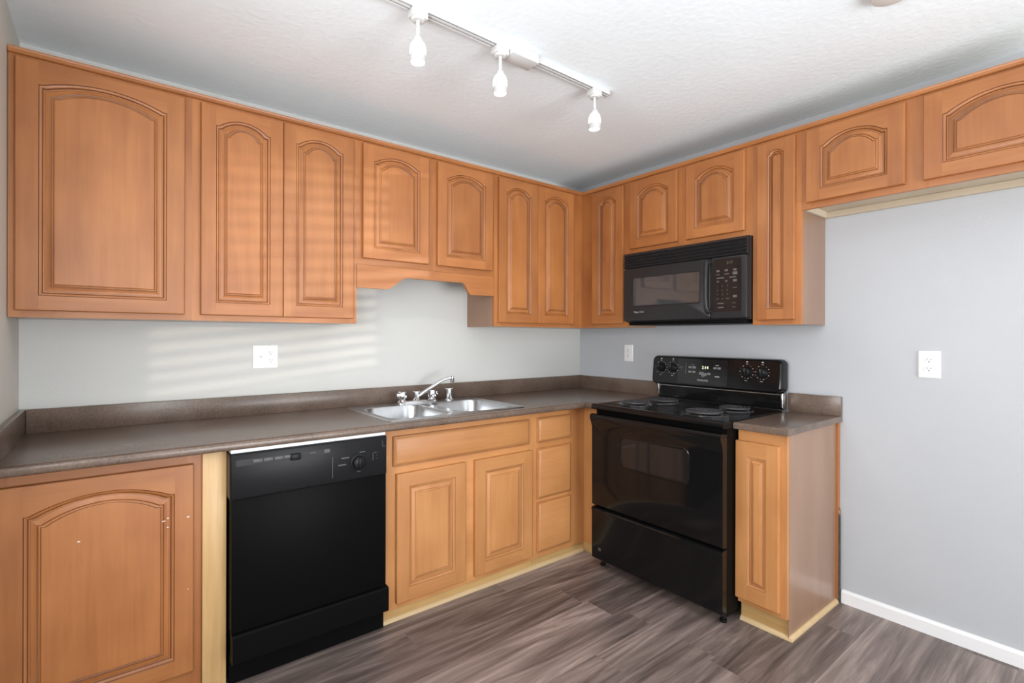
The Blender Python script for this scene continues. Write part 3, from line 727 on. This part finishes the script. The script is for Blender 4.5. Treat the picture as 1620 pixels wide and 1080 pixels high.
# oven door: pillowed front, rolled handle lip along the top
bm = B()
pr = [(-0.657, 0.352), (-0.684, 0.352), (-0.690, 0.358), (-0.692, 0.50), (-0.692, 0.765), (-0.694, 0.795), (-0.703, 0.822), (-0.712, 0.842), (-0.712, 0.855), (-0.705, 0.864), (-0.690, 0.866), (-0.680, 0.860), (-0.657, 0.860)]
loft(bm, [[(x, y, z) for x, z in pr] for y in (YA-0.001, YA-0.004, YB+0.004, YB+0.001)]); od = obj('oven_door', bm, BLK, st, deg=50)
mS = onR(0.692)
bm = B(); prev = None
for ins, n in ((-0.010, 0.0002), (-0.007, 0.0028), (-0.003, 0.0030), (0.0, 0.0008), (0.004, 0.0006)):
    r = ring(bm, [mS(u, w_, n) for u, w_ in rrect(0.945+ins, 1.335-ins, 0.605+ins, 0.762-ins, 0.03-ins*0.6, 6)])
    if prev: skin(bm, prev, r)
    prev = r
obj('window_bead', bm, BLK, od)
bm = B(); bm.faces.new([bm.verts.new(mS(u, w_, 0.0006)) for u, w_ in rrect(0.9475, 1.3325, 0.6075, 0.7595, 0.028, 6)]); obj('oven_window', bm, BLKG, od, smooth=False)
# storage drawer
bm = B()
pr = [(-0.657, 0.052), (-0.682, 0.052), (-0.690, 0.060), (-0.692, 0.15), (-0.692, 0.318), (-0.697, 0.330), (-0.694, 0.338), (-0.684, 0.342), (-0.657, 0.342)]
loft(bm, [[(x, y, z) for x, z in pr] for y in (YA-0.001, YB+0.001)]); sd = obj('storage_drawer', bm, BLK, st, deg=40)
bm = B(); lathe(bm, (-0.692, -0.80, 0.115), [(0.010, 0.001), (0.010, -0.0012), (0.008, -0.0018)], 18, axis='x'); obj('badge', bm, GREYB, sd)
# burners
def burner(x, y, R, parent):
    bm = B(); lathe(bm, (x, y, 0.9178), [(R+0.022, 0.0), (R+0.021, 0.0035), (R+0.013, 0.0045), (R+0.006, 0.001), (R*0.5, 0.0004), (0.02, 0.0004)], 40)
    dp = obj('drip_pan', bm, DRIP, parent)
    bm = B(); turns = 4.6 if R > 0.08 else 3.8; n = int(turns*30); path = []
    for k in range(n+1):
        f = k/n; r = 0.022 + (R-0.022)*f; a = 2*PI*turns*f + 0.6
        path.append((x+r*math.cos(a), y+r*math.sin(a), 0.9300))
    tube(bm, path, 0.0052, 8)
    for a in (0.5, 0.5+2*PI/3, 0.5+4*PI/3): box_r(bm, x, y, a, R)
    obj('coil', bm, COIL, dp)
    bm = B(); lathe(bm, (x, y, 0.9265), [(0.015, 0), (0.015, 0.006), (0.012, 0.0085), (0.004, 0.009)], 18); obj('medallion', bm, CHROME if False else GREYB, dp)
def box_r(bm, x, y, a, R):
    c, s = math.cos(a), math.sin(a)
    def P(r, t, z): return (x+r*c-t*s, y+r*s+t*c, z)
    loft(bm, [[P(r, -0.002, 0.9192), P(r, 0.002, 0.9192), P(r, 0.002, 0.9262), P(r, -0.002, 0.9262)] for r in (0.016, R+0.006)])
burner(-0.510, -0.900, 0.074, ctp); burner(-0.275, -0.925, 0.092, ctp)
burner(-0.515, -1.320, 0.092, ctp); burner(-0.270, -1.340, 0.074, ctp)
# backguard
bm = B()
gy0, gy1 = 0.716, 1.503
def gl(x, z_, i): return [(x, -u, w_) for u, w_ in rrect(gy0+i, gy1-i, 1.002+i, 1.180-i, 0.030-i*0.5, 6)]
loops = []
for n, i in ((0.028, 0), (0.075, 0), (0.092, 0.004), (0.098, 0.010)):
    loops.append([(-(n - (p[2]-1.09)*0.10*(1 if n > 0.05 else 0)), p[1], p[2]) for p in gl(0, 0, i)])
loft(bm, loops); bg = obj('backguard', bm, BLK, st)
bm = B(); box(bm, -0.072, -0.030, YB+0.018, YA-0.018, 0.9175, 1.004); obj('backguard_neck', bm, BLK, st, smooth=False)
for yy in (YA-0.012, YB+0.012): bx('neck_trim', CHROME, st, -0.080, -0.040, yy-0.0045, yy+0.0045, 0.9185, 1.0035, bev=0.002, label='bright metal end trim')
bx('neck_line', STEEL, st, -0.0735, -0.0722, YB+0.02, YA-0.02, 0.994, 0.9975)
def mG(u, w_, n=0.0): return (-(0.0984 - (w_-1.09)*0.10 + n), -u, w_)
bm = B(); quad(bm, [mG(u, w_, 0.0005) for u, w_ in ((0.905, 1.02), (1.215, 1.02), (1.215, 1.165), (0.905, 1.165))]); obj('control_glass', bm, BLKG, bg, smooth=False)
ku = (0.785, 0.868, 1.322, 1.405)
for u in ku:
    c0 = Vector(mG(u, 1.108)); bm = B()
    lathe(bm, c0, [(0.027, 0.002), (0.027, -0.006), (0.024, -0.009), (0.022, -0.020), (0.018, -0.022)], 28, axis='x')
    box(bm, c0.x-0.031, c0.x-0.021, c0.y-0.006, c0.y+0.006, 1.086, 1.130, bev=0.002)
    kb = obj('knob', bm, BLKP, bg)
    bm = B(); quad(bm, [(c0.x-0.0313, c0.y+a*0.0011, 1.108+b_) for a, b_ in ((-1, 0.004), (1, 0.004), (1, 0.020), (-1, 0.020))]); obj('pointer', bm, INKD, kb, smooth=False)
    items = []
    for k in range(12):
        a = -PI*0.5 + (k+0.5-6)*2*PI/13.5
        items.append(('-' if k % 2 else '#', u+0.0365*math.cos(a+0), 1.108+0.0365*math.sin(a), 0.0028))
    items += [('#', u, 1.162, 0.005), ('-', u, 1.150, 0.006), ('-', u-0.002, 1.060, 0.007)]
    texts('dial_marks', items, lambda u, w_: mG(u, w_, 0.0012), INK, bg)
texts('control_button', [('|', 0.957, 1.110, 0.033), ('-', 1.000, 1.133, 0.008), ('#', 0.984, 1.117, 0.010), ('#', 1.010, 1.117, 0.011), ('#', 0.984, 1.090, 0.010), ('#', 1.010, 1.090, 0.010), ('#', 1.058, 1.084, 0.014), ('#', 1.077, 1.078, 0.014), ('#', 1.104, 1.083, 0.010), ('#', 1.068, 1.070, 0.009), ('#', 1.140, 1.118, 0.010), ('#', 1.165, 1.118, 0.010), ('-', 0.925, 1.115, 0.010), ('-', 0.925, 1.104, 0.004)], lambda u, w_: mG(u, w_, 0.0012), INKD, bg, each=True)
texts('lettering', [('FRIGIDAIRE', 1.068, 1.043, 0.0135), ('-', 1.152, 1.134, 0.010), ('-', 1.155, 1.070, 0.014)], lambda u, w_: mG(u, w_, 0.0014), INK, bg, each=True)
texts('clock_digits', [('2:14', 1.080, 1.118, 0.024)], lambda u, w_: mG(u, w_, 0.0014), LED, bg, 'glowing yellow-green clock digits')

# ------------------------------------------------------------------ microwave
mw = thing('microwave', 'black over-the-range microwave hung under the short wall cabinet above the stove', 'microwave', (-0.17, -1.06, 1.384))
MA, MBy, MF, MZ0, MZ1 = 0.680, 1.440, 0.340, 1.384, 1.8075
bm = B(); box(bm, -MF+0.03, -0.002, -MBy, -MA, MZ0+0.004, MZ1); obj('body', bm, MWP, mw, smooth=False)
bx('base_plate', BLKM, mw, -MF+0.015, -0.01, -MBy+0.012, -MA-0.035, MZ0-0.016, MZ0+0.003, bev=0.003)
mM = onR(MF)
# louvred vent across the top
bm = B(); z0, z1 = 1.716, 1.806; n = 5
box(bm, -MF+0.012, -MF+0.029, -MBy+0.004, -MA-0.001, z0, z1)
for k in range(n):
    a = z0 + (z1-z0)*k/n; b_ = a + (z1-z0)/n
    pr = [(-MF+0.012, a+0.002), (-MF-0.001, a+0.003), (-MF-0.002, a+0.006), (-MF+0.010, b_-0.002), (-MF+0.012, b_-0.002)]
    loft(bm, [[(x, y, z) for x, z in pr] for y in (-MBy+0.004, -MA-0.001)])
obj('vent_grille', bm, MWP, mw, smooth=False)
# door
bm = B(); U1 = 1.246
loops = []
for i, n in ((0, -0.029), (0, -0.006), (0.003, -0.001), (0.008, 0.0)):
    loops.append([mM(u, w_, n) for u, w_ in rrect(MA+0.001+i, U1-i*0.3, MZ0+0.008+i, 1.713-i, 0.012, 4)])
loft(bm, loops); md = obj('door', bm, MWP, mw)
bm = B(); prev = None
for i, n in ((-0.006, 0.0004), (-0.004, 0.0022), (0.0, 0.0022), (0.002, 0.0004)):
    r = ring(bm, [mM(u, w_, n) for u, w_ in rrect(0.757+i, 1.187-i, 1.484+i, 1.651-i, 0.008, 4)])
    if prev: skin(bm, prev, r)
    prev = r
obj('window_trim', bm, MWP, md)
bm = B(); bm.faces.new([bm.verts.new(mM(u, w_, 0.0006)) for u, w_ in rrect(0.7585, 1.1855, 1.4855, 1.6495, 0.007, 4)]); obj('door_window', bm, MWG, md, smooth=False)
bm = B(); path = [mM(1.238, 1.694, 0.0), mM(1.238, 1.690, 0.016), mM(1.238, 1.672, 0.026), mM(1.238, 1.60, 0.030), mM(1.238, 1.50, 0.030), mM(1.238, 1.452, 0.026), mM(1.238, 1.436, 0.016), mM(1.238, 1.432, 0.0)]
tube(bm, path, [0.016, 0.014, 0.011, 0.0095, 0.0095, 0.011, 0.014, 0.016], 14); obj('handle', bm, MWP, md)
texts('lettering', [('Magic Chef', 0.795, 1.446, 0.0155)], lambda u, w_: mM(u, w_, 0.0012), INK, md)
# control panel
bm = B(); loops = []
for i, n in ((0, -0.029), (0, -0.006), (0.003, -0.001), (0.008, 0.0)):
    loops.append([mM(u, w_, n) for u, w_ in rrect(U1+0.002+i*0.3, MBy-0.001-i, MZ0+0.008+i, 1.713-i, 0.012, 4)])
loft(bm, loops); mc = obj('control_panel', bm, MWP, mw)
bm = B(); bm.faces.new([bm.verts.new(mM(u, w_, 0.0005)) for u, w_ in rrect(1.268, 1.412, 1.428, 1.700, 0.006, 4)]); obj('keypad', bm, BLKG, mc, smooth=False)
u_ = (1.290, 1.335, 1.380)
it = [('#', a, 1.640, 0.0085) for a in u_] + [('-', u_[0], 1.621, 0.011), ('-', u_[1], 1.621, 0.013), ('#', u_[2], 1.622, 0.012), ('-', 1.303, 1.603, 0.020), ('-', 1.368, 1.603, 0.018)]
it += [('#', u_[0], 1.585, 0.006), ('#', u_[1], 1.585, 0.006), ('#', u_[2], 1.585, 0.010), ('-', u_[2], 1.549, 0.010), ('#', u_[2], 1.505, 0.010)]
for j, rw in enumerate((('1', '2', '3'), ('4', '5', '6'), ('7', '8', '9'))):
    for a, ch in zip((1.288, 1.314, 1.340), rw): it.append((ch, a, 1.560-0.0215*j, 0.013))
it += [('0', 1.314, 1.4955, 0.013), ('-', 1.288, 1.4955, 0.008), ('-', 1.341, 1.4955, 0.009), ('-', 1.305, 1.471, 0.017), ('-', 1.375, 1.471, 0.009), ('-', 1.305, 1.450, 0.016), ('-', 1.375, 1.450, 0.009)]
texts('keypad_lettering', it, lambda u, w_: mM(u, w_, 0.0012), INKM, mc)
texts('clock_digits', [('2:17', 1.352, 1.678, 0.019)], lambda u, w_: mM(u, w_, 0.0012), LEDD, mc, 'dim clock digits')

# ------------------------------------------------------------------ wall plates
def receptacle(parent, mp, u, w_):
    bm = B(); pts = [(0.0165*math.cos(a), max(-0.0138, min(0.0138, 0.0175*math.sin(a)))) for a in [2*PI*k/28 for k in range(28)]]
    loft(bm, [[mp(u+a*s, w_+b_*s, n) for a, b_ in pts] for s, n in ((1, 0.004), (1, 0.0078), (0.95, 0.0085))])
    r = obj('receptacle', bm, WPLA, parent)
    bm = B()
    for du, h in ((-0.0065, 0.0042), (0.0065, 0.0034)): quad(bm, [mp(u+du+a*0.0012, w_+0.003+b_*h, 0.0088) for a, b_ in ((-1, -1), (1, -1), (1, 1), (-1, 1))])
    bm.faces.new([bm.verts.new(mp(u+0.0026*math.cos(a), w_-0.0075+0.0026*math.sin(a), 0.0088)) for a in [2*PI*k/12 for k in range(12)]])
    obj('slot', bm, DARK, r, 'dark slots', smooth=False)
def plate(parent, mp, u0, u1, w0, w1):
    bm = B(); loft(bm, [[mp(u, w_, n) for u, w_ in rrect(u0+i, u1-i, w0+i, w1-i, 0.004, 4)] for i, n in ((0, 0.0005), (0, 0.003), (0.0025, 0.0055), (0.005, 0.006))])
    return obj('plate', bm, WPLA, parent)
def screw(parent, mp, u, w_):
    bm = B(); loft(bm, [[mp(u+0.003*math.cos(a), w_+0.003*math.sin(a), n) for a in [2*PI*k/12 for k in range(12)]] for n in (0.0055, 0.0068)])
    obj('screw', bm, STEEL, parent, 'small metal screw')
m0 = onB(0.0)
sw = thing('switch_plate', 'white double wall plate with toggle switch and outlet, on the back wall', 'switch', (-2.2425, 0, 1.137))
plate(sw, m0, -2.3005, -2.1845, 1.1365, 1.2515)
bm = B(); box(bm, -2.2705, -2.2595, -0.0072, -0.0045, 1.183, 1.206); obj('switch_slot', bm, TRIMW, sw, smooth=False)
bm = B(); loft(bm, [[(-2.265+a*0.0045, -0.006-n, z+b_*h) for a, b_ in ((-1, -1), (1, -1), (1, 1), (-1, 1))] for n, z, h in ((0, 1.1945, 0.0065), (0.011, 1.188, 0.004))]); obj('toggle', bm, WPLA, sw)
receptacle(sw, m0, -2.219, 1.2135); receptacle(sw, m0, -2.219, 1.1745)
for a, b_ in ((-2.265, 1.2245), (-2.265, 1.1635), (-2.219, 1.242), (-2.219, 1.147)): screw(sw, m0, a, b_)
mr0 = onR(0.0)
o1 = thing('wall_outlet', 'small white duplex outlet near the corner, left above the stove', 'outlet', (0, -0.46, 1.128), 'wall outlets')
plate(o1, mr0, 0.424, 0.496, 1.128, 1.243); receptacle(o1, mr0, 0.460, 1.205); receptacle(o1, mr0, 0.460, 1.166); screw(o1, mr0, 0.460, 1.1855)
o2 = thing('wall_outlet', 'larger-looking white duplex outlet alone on the bare right wall', 'outlet', (0, -2.0725, 1.119), 'wall outlets')
o2['label'] = 'white duplex outlet alone on the bare wall, far right'
plate(o2, mr0, 2.034, 2.111, 1.119, 1.238); receptacle(o2, mr0, 2.0725, 1.198); receptacle(o2, mr0, 2.0725, 1.159); screw(o2, mr0, 2.0725, 1.1785)

# ------------------------------------------------------------------ track lighting
TY = -1.135
tr = thing('light_track', 'white ceiling light track with a feed box, over the middle of the kitchen', 'track light', (-1.7, TY, 2.405))
bm = B()
box(bm, -2.42, -1.035, TY-0.0175, TY+0.0175, 2.418, ZC-0.0005)
for a, b_ in ((-0.0175, -0.0135), (0.0135, 0.0175), (-0.004, 0.004)): box(bm, -2.42, -1.035, TY+a, TY+b_, 2.404, 2.4185)
box(bm, -1.037, -1.033, TY-0.0175, TY+0.0175, 2.404, ZC-0.0005)
obj('rail', bm, TRK, tr, smooth=False)
for a, b_ in ((-0.0132, -0.0043), (0.0043, 0.0132)): bx('conductor', DARK, tr, -2.42, -1.038, TY+a, TY+b_, 2.410, 2.4175, label='dark groove with the conductor')
bx('feed_box', TRK, tr, -1.625, -1.490, TY-0.036, TY+0.036, 2.386, ZC-0.0008, bev=0.003)
def spot(x, label, lit):
    t = thing('track_spotlight', label, 'spotlight', (x, TY, 2.229), 'white spotlights on the ceiling track')
    bx('adapter', TRK, t, x-0.03, x+0.03, TY-0.0195, TY+0.0195, 2.378, 2.4035, bev=0.003)
    bm = B(); lathe(bm, (x, TY, 2.370), [(0.020, 0), (0.0235, 0.003), (0.0235, 0.0085)], 24); obj('collar', bm, TRK, t)
    bm = B(); lathe(bm, (x, TY, 2.318), [(0.0065, 0), (0.0065, 0.0525)], 16); obj('stem', bm, TRK, t)
    bm = B(); lathe(bm, (x, TY, 2.300), [(0.0165, 0), (0.015, 0.010), (0.010, 0.018), (0.0068, 0.022)], 24); obj('socket', bm, TRK, t)
    bm = B(); lathe(bm, (x, TY, 2.229), [(0.0275, 0.0225), (0.029, 0.036), (0.028, 0.050), (0.0235, 0.064), (0.0168, 0.072)], 32, caps=False); sh = obj('glass_shade', bm, SHADE if lit else SHADE2, t)
    bm = B(); lathe(bm, (x, TY, 2.229), [(0.0250, 0.022), (0.0250, 0.001), (0.0262, 0.0), (0.0278, 0.002), (0.0280, 0.0222), (0.0250, 0.022)], 32, caps=False); obj('clear_rim', bm, BAND, sh)
    bm = B(); lathe(bm, (x, TY, 2.229), [(0.004, -0.001), (0.018, 0.0005), (0.0245, 0.004), (0.0245, 0.02)], 28); bu = obj('bulb', bm, BULB, t)
    l = bpy.data.lights.new('bulb_light', 'SPOT'); l.energy = 4.5; l.spot_size = math.radians(168); l.spot_blend = 0.6; l.color = (1.0, 0.97, 0.93); l.shadow_soft_size = 0.025
    lo = bpy.data.objects.new('bulb_light', l); C.objects.link(lo); lo.parent = t; lo.location = (0, 0, -0.035)
spot(-2.016, 'white bell-shaped track spotlight, nearest and largest of the three', True)
spot(-1.660, 'white bell-shaped track spotlight in the middle, beside the feed box', True)
spot(-1.122, 'white bell-shaped track spotlight at the far end of the track, lit only at its tip', False)
# smoke detector, just in the frame at the top
bm = B(); lathe(bm, (-0.845, -2.152, ZC-0.0005), [(0.062, 0), (0.062, -0.012), (0.055, -0.026), (0.030, -0.032), (0.012, -0.033)], 36)
tag(obj('smoke_detector', bm, simple('aged_white_plastic', (0.62, 0.58, 0.54), 0.4), None), 'round off-white smoke detector on the ceiling, cut by the top edge', 'smoke detector')
